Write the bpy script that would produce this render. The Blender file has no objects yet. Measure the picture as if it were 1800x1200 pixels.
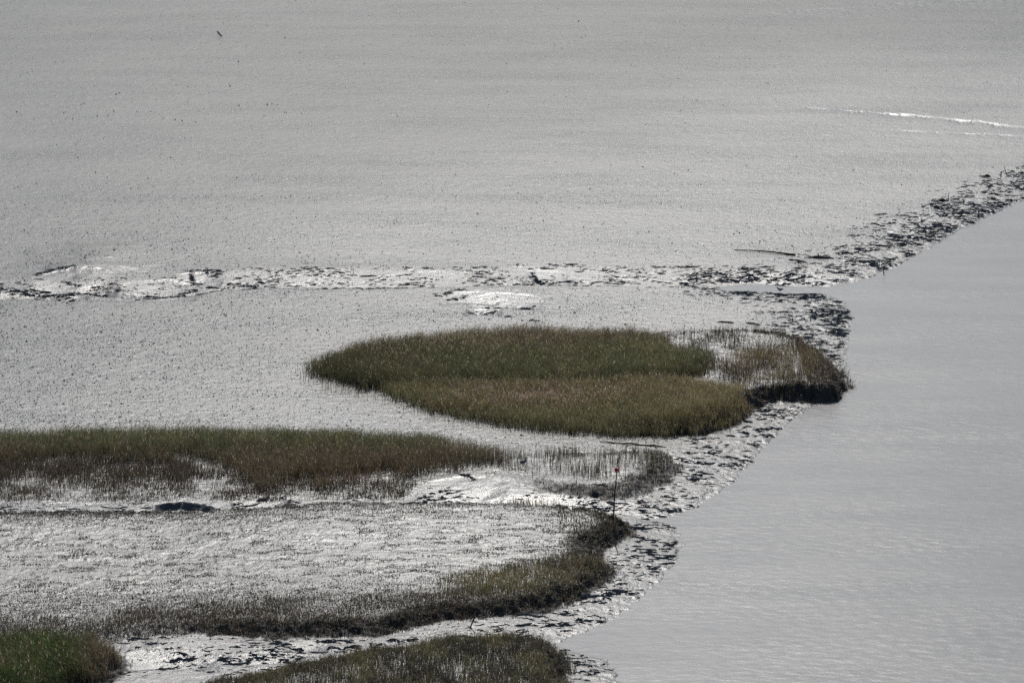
import bpy, math
import numpy as np
from mathutils import Vector

# ------------------------------------------------------------------ camera, sky, sun, exposure
scene = bpy.context.scene
CAM_H, PITCH, HFOV = 55.0, math.radians(12.5), math.radians(14.5)
cam_data = bpy.data.cameras.new("camera")
cam = bpy.data.objects.new("camera", cam_data)
scene.collection.objects.link(cam)
cam.location = (0, 0, CAM_H)
cam.rotation_euler = (math.pi / 2 - PITCH, 0, 0)
cam_data.sensor_width = 36.0
cam_data.lens = 18.0 / math.tan(HFOV / 2)
cam_data.clip_start = 1.0
cam_data.clip_end = 20000.0
scene.camera = cam

SUN_EL, SUN_AZ = math.radians(40.5), math.radians(0.3)      # azimuth from +Y, clockwise positive
world = bpy.data.worlds.new("World")
scene.world = world
world.use_nodes = True
wn = world.node_tree
bg = wn.nodes["Background"]
sky = wn.nodes.new("ShaderNodeTexSky")
sky.sky_type = 'NISHITA'
sky.sun_disc = False
sky.sun_elevation = SUN_EL
sky.sun_rotation = SUN_AZ
sky.air_density = 1.0
sky.dust_density = 1.0
sky.ozone_density = 1.0
wn.links.new(sky.outputs[0], bg.inputs[0])
bg.inputs[1].default_value = 0.10

sun_data = bpy.data.lights.new("sun", 'SUN')
sun_data.energy = 3.2
sun_data.angle = math.radians(0.53)
sun_data.color = (1.0, 0.97, 0.92)
sun = bpy.data.objects.new("sun", sun_data)
scene.collection.objects.link(sun)
sd = Vector((math.sin(SUN_AZ) * math.cos(SUN_EL), math.cos(SUN_AZ) * math.cos(SUN_EL), math.sin(SUN_EL)))
sun.rotation_euler = sd.to_track_quat('Z', 'Y').to_euler()
sun.location = (0, 300, 120)

scene.view_settings.view_transform = 'Standard'
scene.view_settings.look = 'None'
scene.view_settings.gamma = 1.0
scene.view_settings.exposure = -0.18
scene.cycles.use_denoising = False
scene.cycles.max_bounces = 6
scene.cycles.sample_clamp_indirect = 4.0

rng = np.random.default_rng(7)
FPX = 900.0 / math.tan(HFOV / 2)
SP, CP = math.sin(PITCH), math.cos(PITCH)


def ground(px, py, z=0.3):
    """place named by where a camera of 1800x1200 sees it, on the level z"""
    px = np.asarray(px, float); py = np.asarray(py, float)
    u = (px - 900) / FPX; v = (600 - py) / FPX
    dy = CP + v * SP; dz = -SP + v * CP
    t = (z - CAM_H) / dz
    return u * t, dy * t


def poly(pts, z=0.3):
    a = np.array(pts, float)
    x, y = ground(a[:, 0], a[:, 1], z)
    return np.stack([x, y], 1)


# ------------------------------------------------------------------ noise and shape helpers
def _h(ix, iy, s):
    with np.errstate(over='ignore'):
        h = (ix.astype(np.uint32) * np.uint32(374761393) + iy.astype(np.uint32) * np.uint32(668265263)
             + np.uint32(s) * np.uint32(974634533))
        h = (h ^ (h >> np.uint32(13))) * np.uint32(1274126177)
        h = h ^ (h >> np.uint32(16))
    return h


def perlin(x, y, s=0):
    x0 = np.floor(x); y0 = np.floor(y)
    fx = x - x0; fy = y - y0
    ix = x0.astype(np.int64); iy = y0.astype(np.int64)
    ux = fx * fx * fx * (fx * (fx * 6 - 15) + 10); uy = fy * fy * fy * (fy * (fy * 6 - 15) + 10)

    def g(dx, dy):
        a = _h(ix + dx, iy + dy, s).astype(np.float64) * (2 * math.pi / 4294967296.0)
        return np.cos(a) * (fx - dx) + np.sin(a) * (fy - dy)
    a = g(0, 0); b = g(1, 0); c = g(0, 1); d = g(1, 1)
    return 1.5 * ((a * (1 - ux) + b * ux) * (1 - uy) + (c * (1 - ux) + d * ux) * uy)


def fbm(x, y, s=0, o=3):
    r = 0; a = 1.0; t = 0
    for k in range(o):
        r = r + a * perlin(x * 2 ** k + 17.3 * k, y * 2 ** k - 9.1 * k, s + k)
        t += a; a *= 0.55
    return r / t


def sstep(a, b, x):
    t = np.clip((x - a) / (b - a), 0, 1)
    return t * t * (3 - 2 * t)


def sdf(P, x, y, margin=12.0):
    """signed distance to polygon, positive inside, clipped at margin"""
    out = np.full(x.shape, -margin)
    m = ((x > P[:, 0].min() - margin) & (x < P[:, 0].max() + margin) &
         (y > P[:, 1].min() - margin) & (y < P[:, 1].max() + margin))
    xs = x[m]; ys = y[m]
    d = np.full(xs.shape, 1e9); ins = np.zeros(xs.shape, bool)
    n = len(P)
    for i in range(n):
        ax, ay = P[i]; bx, by = P[(i + 1) % n]
        ex, ey = bx - ax, by - ay
        wx, wy = xs - ax, ys - ay
        t = np.clip((wx * ex + wy * ey) / (ex * ex + ey * ey + 1e-12), 0, 1)
        d = np.minimum(d, (wx - t * ex) ** 2 + (wy - t * ey) ** 2)
        c = (ay > ys) != (by > ys)
        if ay != by:
            ins ^= c & (xs < (bx - ax) * (ys - ay) / (by - ay) + ax)
    d = np.sqrt(d)
    out[m] = np.clip(np.where(ins, d, -d), -margin, margin)
    return out


# ------------------------------------------------------------------ the lie of the land
RIVER = poly([(2150, 215), (1800, 352), (1740, 379), (1690, 402), (1640, 433), (1580, 467), (1520, 492),
              (1460, 503), (1400, 506), (1330, 506), (1400, 513), (1450, 517), (1484, 530), (1497, 555), (1490, 600),
              (1488, 640), (1494, 680), (1440, 706), (1400, 730), (1370, 758), (1335, 795), (1290, 845),
              (1235, 885), (1185, 906), (1140, 913), (1185, 922), (1200, 955), (1190, 985), (1155, 1022),
              (1100, 1072), (1060, 1098), (1000, 1120), (975, 1132), (1025, 1150), (1062, 1158), (1082, 1180),
              (1100, 1210), (1130, 1330), (1300, 1700), (9000, 1700), (9000, 215)], 0.0)

PLAT = [  # outline of raised marsh platforms, height, edge width
    (poly([(640, 672), (760, 728), (900, 752), (1080, 764), (1180, 768), (1240, 762), (1290, 745), (1325, 716),
           (1360, 703), (1420, 699), (1480, 697), (1491, 676), (1472, 650), (1436, 622), (1398, 598), (1330, 592),
           (1200, 590), (900, 605), (700, 625)]), 'islet', 0.60, 1.1),
    (poly([(-300, 785), (600, 782), (860, 806), (960, 800), (1160, 796), (1193, 816), (1176, 845), (1130, 868),
           (1060, 878), (960, 872), (905, 862), (850, 848), (800, 838), (765, 850), (735, 872), (700, 884),
           (600, 878), (500, 880), (420, 884), (375, 900), (320, 894), (270, 893), (150, 890), (0, 890), (-300, 892)]),
     'mid', 0.32, 1.5),
    (poly([(-300, 905), (300, 903), (600, 900), (900, 900), (1050, 908), (1092, 918), (1114, 934), (1088, 952),
           (1052, 970), (1056, 985), (1074, 1002), (1062, 1022), (1022, 1046), (965, 1070), (880, 1083),
           (800, 1090), (745, 1099), (680, 1115), (600, 1121), (480, 1122), (400, 1119), (300, 1124), (200, 1130),
           (-300, 1132)]), 'low', 0.84, 1.3),
    (poly([(770, 1134), (860, 1132), (955, 1126), (985, 1142), (997, 1168), (992, 1210), (990, 1400),
           (100, 1400), (350, 1214), (450, 1194), (560, 1170), (690, 1148)]), 'bottom', 0.45, 1.0),
    (poly([(-300, 1132), (185, 1142), (228, 1168), (200, 1192), (130, 1222), (60, 1260), (-300, 1300)]), 'corner', 0.4, 1.0),
]


def line(pts, z=0.3):
    a = np.array(pts, float)
    x, y = ground(a[:, 0], a[:, 1], z)
    return x, y


G1 = line([(-300, 522), (0, 522), (60, 524), (130, 528), (220, 526), (260, 524), (340, 514), (450, 505), (600, 505),
           (750, 503), (900, 501), (1000, 499), (1200, 501), (1330, 505), (1450, 507)])
RUTS = [  # line, depth, width
        (line([(1380, 192), (1460, 197), (1560, 204), (1640, 210), (1720, 218), (1800, 228), (1900, 240)]), 0.125, 1.25),
        (line([(1520, 230), (1600, 234), (1700, 238), (1790, 242), (1900, 247)]), 0.07, 0.9)]
# hollows: px, py, half width px, half depth px, depth m
BASINS = [(138, 497, 78, 18, 0.26, 0), (185, 510, 50, 9, 0.12, 0), (290, 506, 70, 13, 0.16, 0), (820, 526, 50, 9, 0.12, 0),
          (885, 531, 65, 12, 0.14, 0), (960, 484, 40, 10, 0.16, 0), (350, 490, 45, 9, 0.17, 0), (30, 520, 80, 6, 0.24, 0),
          (100, 524, 50, 5, 0.22, 0), (300, 524, 45, 6, 0.14, 0), (850, 549, 35, 6, 0.2, 0), (815, 866, 75, 22, 0.16, 1),
          (318, 892, 44, 7, 0.46, 1), (350, 896, 24, 5, 0.42, 1), (460, 884, 50, 10, 0.26, 1), (980, 886, 130, 10, 0.18, 1),
          (480, 1158, 60, 9, 0.24, 1), (540, 1138, 40, 7, 0.2, 1), (300, 1160, 90, 16, 0.2, 1)]
# rippled films of standing water: px, py, half width, half depth, strength
FILMS = [(140, 499, 70, 11, 1.0), (185, 510, 30, 6, .8), (210, 478, 60, 3, .7), (500, 494, 150, 9, .75), (870, 527, 75, 10, .35), (930, 547, 60, 5, .3),
         (840, 873, 110, 16, .6), (960, 880, 130, 10, .6), (330, 910, 90, 10, .7), (560, 965, 380, 44, 0.45), (390, 884, 30, 8, .9), (1000, 850, 120, 14, .35),
         (280, 1150, 120, 14, .25), (600, 1128, 180, 9, .3), (1090, 490, 200, 8, .4), (110, 1062, 90, 4, .6), (1040, 1060, 90, 20, .3)]


def film(x, y, wob2):
    f = np.zeros_like(x)
    for (fx, fy, rx, ry, a) in FILMS:
        cx, cy = ground(fx, fy, 0.4); x1, _ = ground(fx + rx, fy, 0.4); _, y1 = ground(fx, fy - ry, 0.4)
        q = ((x - cx) / (x1 - cx)) ** 2 + ((y - cy) / (y1 - cy)) ** 2
        f = np.maximum(f, a * np.exp(-q * (1 + 0.6 * wob2)))
    return f


BAS = []
for (bx, by, rx, ry, dp, late) in BASINS:
    cx, cy = ground(bx, by, 0.3)
    x1, _ = ground(bx + rx, by, 0.3)
    _, y1 = ground(bx, by - ry, 0.3)
    BAS.append((float(cx), float(cy), float(x1 - cx), float(y1 - cy), dp, late))


def saw(t, k):
    f = t - np.floor(t)
    return np.where(f < k, sstep(0, k, f), (1 - f) / (1 - k))


def hollow(x, y, cx, cy, rx, ry, dp, wob, wob2, wob4):
    uu = (x - cx) / rx + 0.3 * wob; vv = (y - cy) / ry + 0.5 * uu * uu + 0.35 * wob2 + 0.15 * wob4
    side = np.clip(1 - uu * uu, 0, 1) ** 0.7
    v0 = (y - cy) / ry + 0.5 * uu * uu + (0.22 if dp > 0.4 else 0.08) * wob2
    if dp > 0.4:                                                   # a steep sided pit
        p = np.minimum(np.clip((v0 + 1.1) / 0.7, 0, 1), np.clip((1.0 - vv) / 0.3, 0, 1))
    else:                                                          # a wash: gentle bank rising away, thin broken lip on top
        lip = np.clip((1.0 - v0 + 0.10 * wob4) / 0.09, 0, 1)
        p = np.minimum(np.clip((v0 + 1.1) / 0.4, 0, 1), np.minimum(0.28 * lip + 0.72 * np.clip((1.0 - v0) / 1.7, 0, 1), 1))
    return dp * side * p


# washes: px, py, half width px, half depth px, height (a low bank facing the river mouth, falling away gently behind)
WASH = [(145, 497, 85, 17, 0.38), (500, 490, 160, 10, 0.14), (865, 527, 90, 15, 0.16), (850, 868, 120, 20, 0.20), (935, 880, 130, 10, 0.12), (290, 1148, 110, 20, 0.18)]


def mounds(x, y, wob):
    z = 0
    for (fx, fy, rx, ry, h) in WASH:
        cx, cy = ground(fx, fy, 0.4); x1, _ = ground(fx + rx, fy, 0.4); _, y1 = ground(fx, fy - ry, 0.4)
        u = (x - cx) / (x1 - cx) + 0.3 * wob; v = (y - cy) / (y1 - cy) + 0.35 * u + 0.2 * wob
        z = z + h * np.exp(-1.4 * u * u) * np.where(v < 1, sstep(-1.2, 1.2, v) / sstep(-1.2, 1.2, 1.0), 1 - sstep(1, 5.0, v))
    return z


def ledge_phase(x, y):
    wy = y + 0.8 * fbm(x * 0.7, y * 0.6, 71, 2) + 0.22 * fbm(x * 3.1, y * 2.4, 13, 2)
    return wy, fbm(x * 0.28, wy * 0.25, 73, 3) * 1.9 + 0.62 * wy, fbm(x * 0.6, wy * 0.5, 77, 3) * 2.2 + 1.25 * wy


def land(x, y, fields=False):
    x = np.asarray(x, float); y = np.asarray(y, float)
    far = sstep(440, 500, y)                                    # detail stops beyond the frame
    wob = fbm(x * 0.35, y * 0.35, 3, 3)
    wob2 = fbm(x * 1.3, y * 1.3, 11, 3)
    wob4 = fbm(x * 3.1, y * 2.4, 13, 2)
    dR = -sdf(RIVER, x, y, 60.0)
    dRn = dR + (0.40 * wob2 + 0.22 * wob4) * sstep(-1.5, 0.5, dR)
    z = np.where(dRn > 0, 0.34 * np.clip(dRn / 4.5, 0, 1) ** 0.8 - 0.0 + 0.0012 * np.clip(dRn, 0, 60), 0.25 * np.clip(dRn, -3, 0))
    z += (0.05 * fbm(x * 0.06, y * 0.04, 21, 3)) * sstep(0, 10, dR)
    # rilled apron along the river
    band = np.clip(sstep(-0.3, 0.5, dR), 0, 1) * (1 - sstep(2.2, 6.0, dR + 1.6 * wob))
    # gully one
    gy = np.interp(x, *G1)
    s = y - gy + 0.9 * fbm(x * 0.25, y * 0 + 3.1, 31, 3)
    xend = G1[0][-1]
    along = 1 - sstep(xend - 6, xend + 2, x)
    gdep = (0.19 + 0.07 * sstep(-20, 12, x)) * along
    far_w = 5.2 + 1.2 * fbm(x * 0.2, y * 0, 37, 2)
    prof = np.where(s < 0, 1 - np.clip(-s / 1.0, 0, 1), 1 - np.clip(s / far_w, 0, 1) ** 1.3)
    z -= gdep * prof
    gband = np.where((s > -0.6) & (s < far_w + 1.0), 1.0, 0.0) * along * (0.45 + 0.55 * sstep(-0.25, 0.25, fbm(x * 0.12, y * 0.1, 41, 2) + 0.02 * (x + 8)))
    # hollows with a steep far rim
    for (cx, cy, rx, ry, dp, late) in BAS:
        if not late: z -= hollow(x, y, cx, cy, rx, ry, dp, wob, wob2, wob4)
    for (gx, gyy), dp, w in RUTS:
        s2 = y - np.interp(x, gx, gyy) + 0.7 * fbm(x * 0.5, y * 0, 51, 2)
        st = sstep(gx[0], gx[0] + 3, x) * (0.6 + 0.4 * sstep(gx[0], gx[0] + 14, x))
        mod = np.clip(0.55 + 1.8 * fbm(x * 0.35, y * 0, 53, 3) + 0.9 * wob4, 0.32, 1.2)
        p = np.where(s2 < w * .6, np.clip((s2 + w * 1.4) / (2 * w), 0, 1), np.clip((w * 1.0 - s2) / (w * 0.4), 0, 1))
        z -= dp * st * mod * p
    # thin crack far off
    cx_, cy_ = ground([1330, 1420, 1500, 1640, 1800, 1900], [30, 20, 16, 5, 1, -5])
    s3 = y - np.interp(x, cx_, cy_) + 1.3 * fbm(x * 0.4, y * 0, 57, 3)
    z -= 0.05 * sstep(cx_[0], cx_[0] + 2, x) * np.where((s3 > -9) & (s3 < 0.8), np.where(s3 < 0.1, (s3 + 9) / 9.1, (0.8 - s3) / 0.7), 0) * np.clip(0.8 + 1.5 * wob2, 0.1, 1)
    # platforms
    top = np.zeros_like(z); edge = np.zeros_like(z)
    for P, nm, hp, w in PLAT:
        d = sdf(P, x, y, 8.0)
        dn = d + 0.45 * wob2 + 0.6 * wob + 0.25 * wob4
        k = sstep(-0.05, w, dn)
        hh = np.full_like(z, hp)
        if nm == 'islet':
            hh *= sstep(2.5, 12.0, x)
        if nm == 'low':
            yb, yf = 206.0, 189.5
            hh = hp * (1.0 - 0.48 * np.clip((yb - y) / (yb - yf), 0, 1)) * (0.45 + 0.55 * sstep(-19, -9, x))
            hh = hh + 0.05 * fbm(x * 0.25, y * 0.5, 63, 3)
        if nm == 'mid':
            hh = hp * (1 + 0.25 * fbm(x * 0.2, y * 0.2, 65, 2)) * (0.3 + 0.7 * sstep(-3, 5, x))
        z = np.where(dn > -0.05, np.maximum(z, z * (1 - k) + (0.30 + hh) * k), z)
        top = np.maximum(top, sstep(0.2, 0.9, dn))
        edge = np.maximum(edge, sstep(-0.35, 0.05, dn) * (1 - sstep(w * .7, w * 1.6, dn)) * sstep(0.1, 0.4, hh))
    for (cx, cy, rx, ry, dp, late) in BAS:
        if late: z -= hollow(x, y, cx, cy, rx, ry, dp, wob, wob2, wob4)
    z = z + mounds(x, y, wob) * sstep(2, 6, dR)
    # channel between the low and the bottom platform
    _, yc = ground(0, 1112)
    chan = sstep(0, 1.5, yc - y) * (1 - top) * sstep(0.5, 2.0, dR) * 0.8
    _, yg3a = ground(0, 872); _, yg3b = ground(0, 905)
    xg3, _ = ground(1120, 890)
    g3 = (1 - sstep(0, 1.5, np.abs(y - (yg3a + yg3b) / 2) - 2.2)) * (1 - top) * 0.55
    rough = np.clip(np.maximum.reduce([band, gband, chan, g3]), 0, 1) * (1 - top * 0.8)
    # ledges: little broken steps of mud, a metre or so long, low risers toward the camera side
    wy, t, t2 = ledge_phase(x, y)
    amp = np.clip(0.55 + 2.4 * fbm(x * 0.55, y * 0.5, 79, 3), 0.0, 1.0)
    led = saw(t, 0.15)
    led2 = saw(t2, 0.26)
    amp2 = np.clip(0.25 + 2.6 * fbm(x * 1.2, y * 0.9, 81, 2), 0.0, 1.0)
    wet = sstep(-1.0, 0.3, dR)
    z += rough * wet * (0.045 * amp * (led - 0.45) + 0.018 * amp2 * (led2 - 0.45))
    z = np.where(dR > 2.5, np.maximum(z, 0.035 + 0.02 * wob2 * wob2), z)
    # hummocks on the platforms
    amp3 = np.clip(0.15 + 2.2 * fbm(x * 0.35, y * 0.45, 85, 3), 0.0, 1.0)
    z += top * 0.05 * amp3 * (led2 - 0.45)
    # fine relief of open mud and of the platforms
    z += (1 - rough) * (1 - top) * (0.010 * fbm(x * 1.4, y * 1.0, 91, 3)) * (1 - far)
    z += top * (0.03 * fbm(x * 0.8, y * 0.9, 97, 3) + 0.05 * np.abs(fbm(x * 1.5, y * 1.7, 99, 3)))
    z += edge * (0.26 * fbm(x * 1.5, y * 1.5, 103, 4) + 0.06 * wob4)
    if fields:
        return z, dR, top, edge, rough
    return z


# ------------------------------------------------------------------ object helpers
def tag(o, label=None, cat=None, group=None, kind=None):
    if label: o['label'] = label
    if cat: o['category'] = cat
    if group: o['group'] = group
    if kind: o['kind'] = kind
    return o


def link(o):
    scene.collection.objects.link(o)
    return o


def mesh_np(name, co, faces, mat, attrs=None, smooth=True, parent=None):
    """co (n,3); faces: list of int arrays (m,3) or (m,4)"""
    me = bpy.data.meshes.new(name)
    loops = np.concatenate([f.ravel() for f in faces]).astype(np.int32)
    sizes = np.concatenate([np.full(len(f), f.shape[1]) for f in faces]).astype(np.int32)
    starts = np.concatenate([[0], np.cumsum(sizes)[:-1]]).astype(np.int32)
    me.vertices.add(len(co)); me.vertices.foreach_set("co", co.astype(np.float32).ravel())
    me.loops.add(len(loops)); me.loops.foreach_set("vertex_index", loops)
    me.polygons.add(len(sizes)); me.polygons.foreach_set("loop_start", starts)
    me.polygons.foreach_set("loop_total", sizes)
    me.polygons.foreach_set("use_smooth", np.full(len(sizes), smooth))
    me.update(calc_edges=True)
    for k, v in (attrs or {}).items():
        if v.ndim == 2:
            a = me.attributes.new(k, 'FLOAT_COLOR', 'POINT')
            c4 = np.ones((len(v), 4), np.float32); c4[:, :3] = v
            a.data.foreach_set("color", c4.ravel())
        else:
            a = me.attributes.new(k, 'FLOAT', 'POINT')
            a.data.foreach_set("value", v.astype(np.float32))
    me.materials.append(mat)
    o = bpy.data.objects.new(name, me)
    link(o)
    if parent: o.parent = parent
    return o


def new_mat(name):
    m = bpy.data.materials.new(name); m.use_nodes = True
    nt = m.node_tree
    for n in list(nt.nodes): nt.nodes.remove(n)
    out = nt.nodes.new('ShaderNodeOutputMaterial')
    return m, nt, out


def N(nt, t, **kw):
    n = nt.nodes.new(t)
    for k, v in kw.items():
        if k.startswith('i_'):
            n.inputs[k[2:].replace('_', ' ')].default_value = v
        else:
            setattr(n, k, v)
    return n


def ramp(nt, src, stops):
    r = nt.nodes.new('ShaderNodeValToRGB')
    e = r.color_ramp.elements
    e[0].position, e[0].color = stops[0][0], (*stops[0][1], 1)
    e[1].position, e[1].color = stops[-1][0], (*stops[-1][1], 1)
    for p, c in stops[1:-1]:
        q = e.new(p); q.color = (*c, 1)
    nt.links.new(src, r.inputs[0])
    return r


# ------------------------------------------------------------------ materials
def mud_material():
    m, nt, out = new_mat("wet_mud")
    L = nt.links.new
    p = N(nt, 'ShaderNodeBsdfPrincipled')
    geo = N(nt, 'ShaderNodeNewGeometry')
    a_top = N(nt, 'ShaderNodeAttribute', attribute_name='top')
    a_edge = N(nt, 'ShaderNodeAttribute', attribute_name='edge')
    a_dimming = N(nt, 'ShaderNodeAttribute', attribute_name='dimming')
    a_rough = N(nt, 'ShaderNodeAttribute', attribute_name='rills')
    # colour: grey mud, browner and drier peat on the cut banks
    n1 = N(nt, 'ShaderNodeTexNoise', i_Scale=0.7, i_Detail=5.0, i_Roughness=0.6)
    L(geo.outputs['Position'], n1.inputs['Vector'])
    c1 = ramp(nt, n1.outputs['Fac'], [(0.3, (0.050, 0.049, 0.045)), (0.7, (0.085, 0.082, 0.074))])
    mix = N(nt, 'ShaderNodeMix', data_type='RGBA')
    L(a_edge.outputs['Fac'], mix.inputs[0]); L(c1.outputs[0], mix.inputs[6])
    mix.inputs[7].default_value = (0.026, 0.022, 0.017, 1)
    L(mix.outputs[2], p.inputs['Base Color'])
    # gloss: a film of water, broken in broad wind-drawn streaks
    mp = N(nt, 'ShaderNodeMapping'); mp.inputs['Scale'].default_value = (0.05, 0.17, 0.3)
    L(geo.outputs['Position'], mp.inputs['Vector'])
    n2 = N(nt, 'ShaderNodeTexNoise', i_Scale=1.0, i_Detail=6.0, i_Roughness=0.62)
    L(mp.outputs[0], n2.inputs['Vector'])
    mr = N(nt, 'ShaderNodeMapRange'); mr.inputs['From Min'].default_value = 0.3; mr.inputs['From Max'].default_value = 0.7
    mr.inputs['To Min'].default_value = 0.25; mr.inputs['To Max'].default_value = 0.41
    L(n2.outputs['Fac'], mr.inputs['Value'])
    ad = N(nt, 'ShaderNodeMath', operation='MULTIPLY_ADD')
    L(a_edge.outputs['Fac'], ad.inputs[0]); ad.inputs[1].default_value = 0.35; L(mr.outputs[0], ad.inputs[2])
    ad2 = N(nt, 'ShaderNodeMath', operation='MULTIPLY_ADD')
    L(a_rough.outputs['Fac'], ad2.inputs[0]); ad2.inputs[1].default_value = 0.05; L(ad.outputs[0], ad2.inputs[2])
    ad3 = N(nt, 'ShaderNodeMath', operation='MULTIPLY_ADD')
    L(a_top.outputs['Fac'], ad3.inputs[0]); ad3.inputs[1].default_value = 0.036; L(ad2.outputs[0], ad3.inputs[2])
    a_film = N(nt, 'ShaderNodeAttribute', attribute_name='film')
    ad4 = N(nt, 'ShaderNodeMath', operation='MULTIPLY_ADD')
    L(a_film.outputs['Fac'], ad4.inputs[0]); ad4.inputs[1].default_value = -0.03; L(ad3.outputs[0], ad4.inputs[2])
    L(ad4.outputs[0], p.inputs['Roughness'])
    sp = N(nt, 'ShaderNodeMapRange'); sp.inputs['To Min'].default_value = 0.5; sp.inputs['To Max'].default_value = 0.18  # specular cut to dim the far flat
    L(a_dimming.outputs['Fac'], sp.inputs['Value']); L(sp.outputs[0], p.inputs['Specular IOR Level'])
    p.inputs['IOR'].default_value = 1.42
    # bump: fine grain + lumps
    nb = N(nt, 'ShaderNodeTexNoise', i_Scale=9.0, i_Detail=3.0, i_Roughness=0.65)
    L(geo.outputs['Position'], nb.inputs['Vector'])
    nb2 = N(nt, 'ShaderNodeTexNoise', i_Scale=1.6, i_Detail=4.0, i_Roughness=0.6)
    L(geo.outputs['Position'], nb2.inputs['Vector'])
    b1 = N(nt, 'ShaderNodeBump'); b1.inputs['Strength'].default_value = 1.0; b1.inputs['Distance'].default_value = 0.046
    L(nb2.outputs['Fac'], b1.inputs['Height'])
    b2 = N(nt, 'ShaderNodeBump'); b2.inputs['Strength'].default_value = 1.0
    dm = N(nt, 'ShaderNodeMath', operation='MULTIPLY_ADD')
    sm = N(nt, 'ShaderNodeMath', operation='ADD'); L(a_top.outputs['Fac'], sm.inputs[0]); L(a_rough.outputs['Fac'], sm.inputs[1])
    L(sm.outputs[0], dm.inputs[0]); dm.inputs[1].default_value = 0.010; dm.inputs[2].default_value = 0.022
    dm2 = N(nt, 'ShaderNodeMath', operation='MULTIPLY_ADD')
    L(a_film.outputs['Fac'], dm2.inputs[0]); dm2.inputs[1].default_value = -0.004; L(dm.outputs[0], dm2.inputs[2])
    L(dm2.outputs[0], b2.inputs['Distance'])
    L(nb.outputs['Fac'], b2.inputs['Height']); L(b1.outputs[0], b2.inputs['Normal'])
    L(b2.outputs[0], p.inputs['Normal'])
    L(p.outputs[0], out.inputs[0])
    return m


def water_material():
    m, nt, out = new_mat("river_water")
    L = nt.links.new
    p = N(nt, 'ShaderNodeBsdfPrincipled')
    p.inputs['Base Color'].default_value = (0.130, 0.129, 0.124, 1)
    p.inputs['IOR'].default_value = 1.34
    geo = N(nt, 'ShaderNodeNewGeometry')
    mp = N(nt, 'ShaderNodeMapping'); mp.inputs['Scale'].default_value = (0.10, 0.30, 1)
    L(geo.outputs['Position'], mp.inputs['Vector'])
    n0 = N(nt, 'ShaderNodeTexNoise', i_Scale=1.0, i_Detail=6.0, i_Roughness=0.6)
    L(mp.outputs[0], n0.inputs['Vector'])
    mr = N(nt, 'ShaderNodeMapRange'); mr.inputs['From Min'].default_value = 0.3; mr.inputs['From Max'].default_value = 0.7
    mr.inputs['To Min'].default_value = 0.30; mr.inputs['To Max'].default_value = 0.37
    L(n0.outputs['Fac'], mr.inputs['Value']); L(mr.outputs[0], p.inputs['Roughness'])
    mp2 = N(nt, 'ShaderNodeMapping'); mp2.inputs['Scale'].default_value = (1.3, 1.9, 1)
    L(geo.outputs['Position'], mp2.inputs['Vector'])
    n1 = N(nt, 'ShaderNodeTexNoise', i_Scale=1.0, i_Detail=6.0, i_Roughness=0.72, i_Distortion=0.6)
    L(mp2.outputs[0], n1.inputs['Vector'])
    b = N(nt, 'ShaderNodeBump'); b.inputs['Strength'].default_value = 1.0
    mp3 = N(nt, 'ShaderNodeMapping'); mp3.inputs['Scale'].default_value = (0.03, 0.09, 1)
    L(geo.outputs['Position'], mp3.inputs['Vector'])
    n3 = N(nt, 'ShaderNodeTexNoise', i_Scale=1.0, i_Detail=5.0, i_Roughness=0.65); L(mp3.outputs[0], n3.inputs['Vector'])
    md = N(nt, 'ShaderNodeMapRange'); md.inputs['From Min'].default_value = 0.35; md.inputs['From Max'].default_value = 0.65
    md.inputs['To Min'].default_value = 0.012; md.inputs['To Max'].default_value = 0.030
    L(n3.outputs['Fac'], md.inputs['Value']); L(md.outputs[0], b.inputs['Distance'])
    L(n1.outputs['Fac'], b.inputs['Height'])
    L(b.outputs[0], p.inputs['Normal'])
    L(p.outputs[0], out.inputs[0])
    return m


def plant_material(name, trans=0.45, gloss=0.5):
    m, nt, out = new_mat(name)
    L = nt.links.new
    a = N(nt, 'ShaderNodeAttribute', attribute_name='col')
    p = N(nt, 'ShaderNodeBsdfPrincipled'); p.inputs['Roughness'].default_value = gloss
    p.inputs['IOR'].default_value = 1.4
    L(a.outputs['Color'], p.inputs['Base Color'])
    t = N(nt, 'ShaderNodeBsdfTranslucent'); L(a.outputs['Color'], t.inputs['Color'])
    mx = N(nt, 'ShaderNodeMixShader'); mx.inputs[0].default_value = trans
    L(p.outputs[0], mx.inputs[1]); L(t.outputs[0], mx.inputs[2]); L(mx.outputs[0], out.inputs[0])
    return m


def simple_mat(name, c1, c2, scale=8.0, rough=0.7):
    m, nt, out = new_mat(name)
    L = nt.links.new
    p = N(nt, 'ShaderNodeBsdfPrincipled'); p.inputs['Roughness'].default_value = rough
    tc = N(nt, 'ShaderNodeTexCoord')
    n = N(nt, 'ShaderNodeTexNoise', i_Scale=scale, i_Detail=5.0)
    L(tc.outputs['Object'], n.inputs['Vector'])
    r = ramp(nt, n.outputs['Fac'], [(0.35, c1), (0.65, c2)])
    L(r.outputs[0], p.inputs['Base Color'])
    b = N(nt, 'ShaderNodeBump'); b.inputs['Distance'].default_value = 0.01; L(n.outputs['Fac'], b.inputs['Height'])
    L(b.outputs[0], p.inputs['Normal'])
    L(p.outputs[0], out.inputs[0])
    return m


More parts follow.
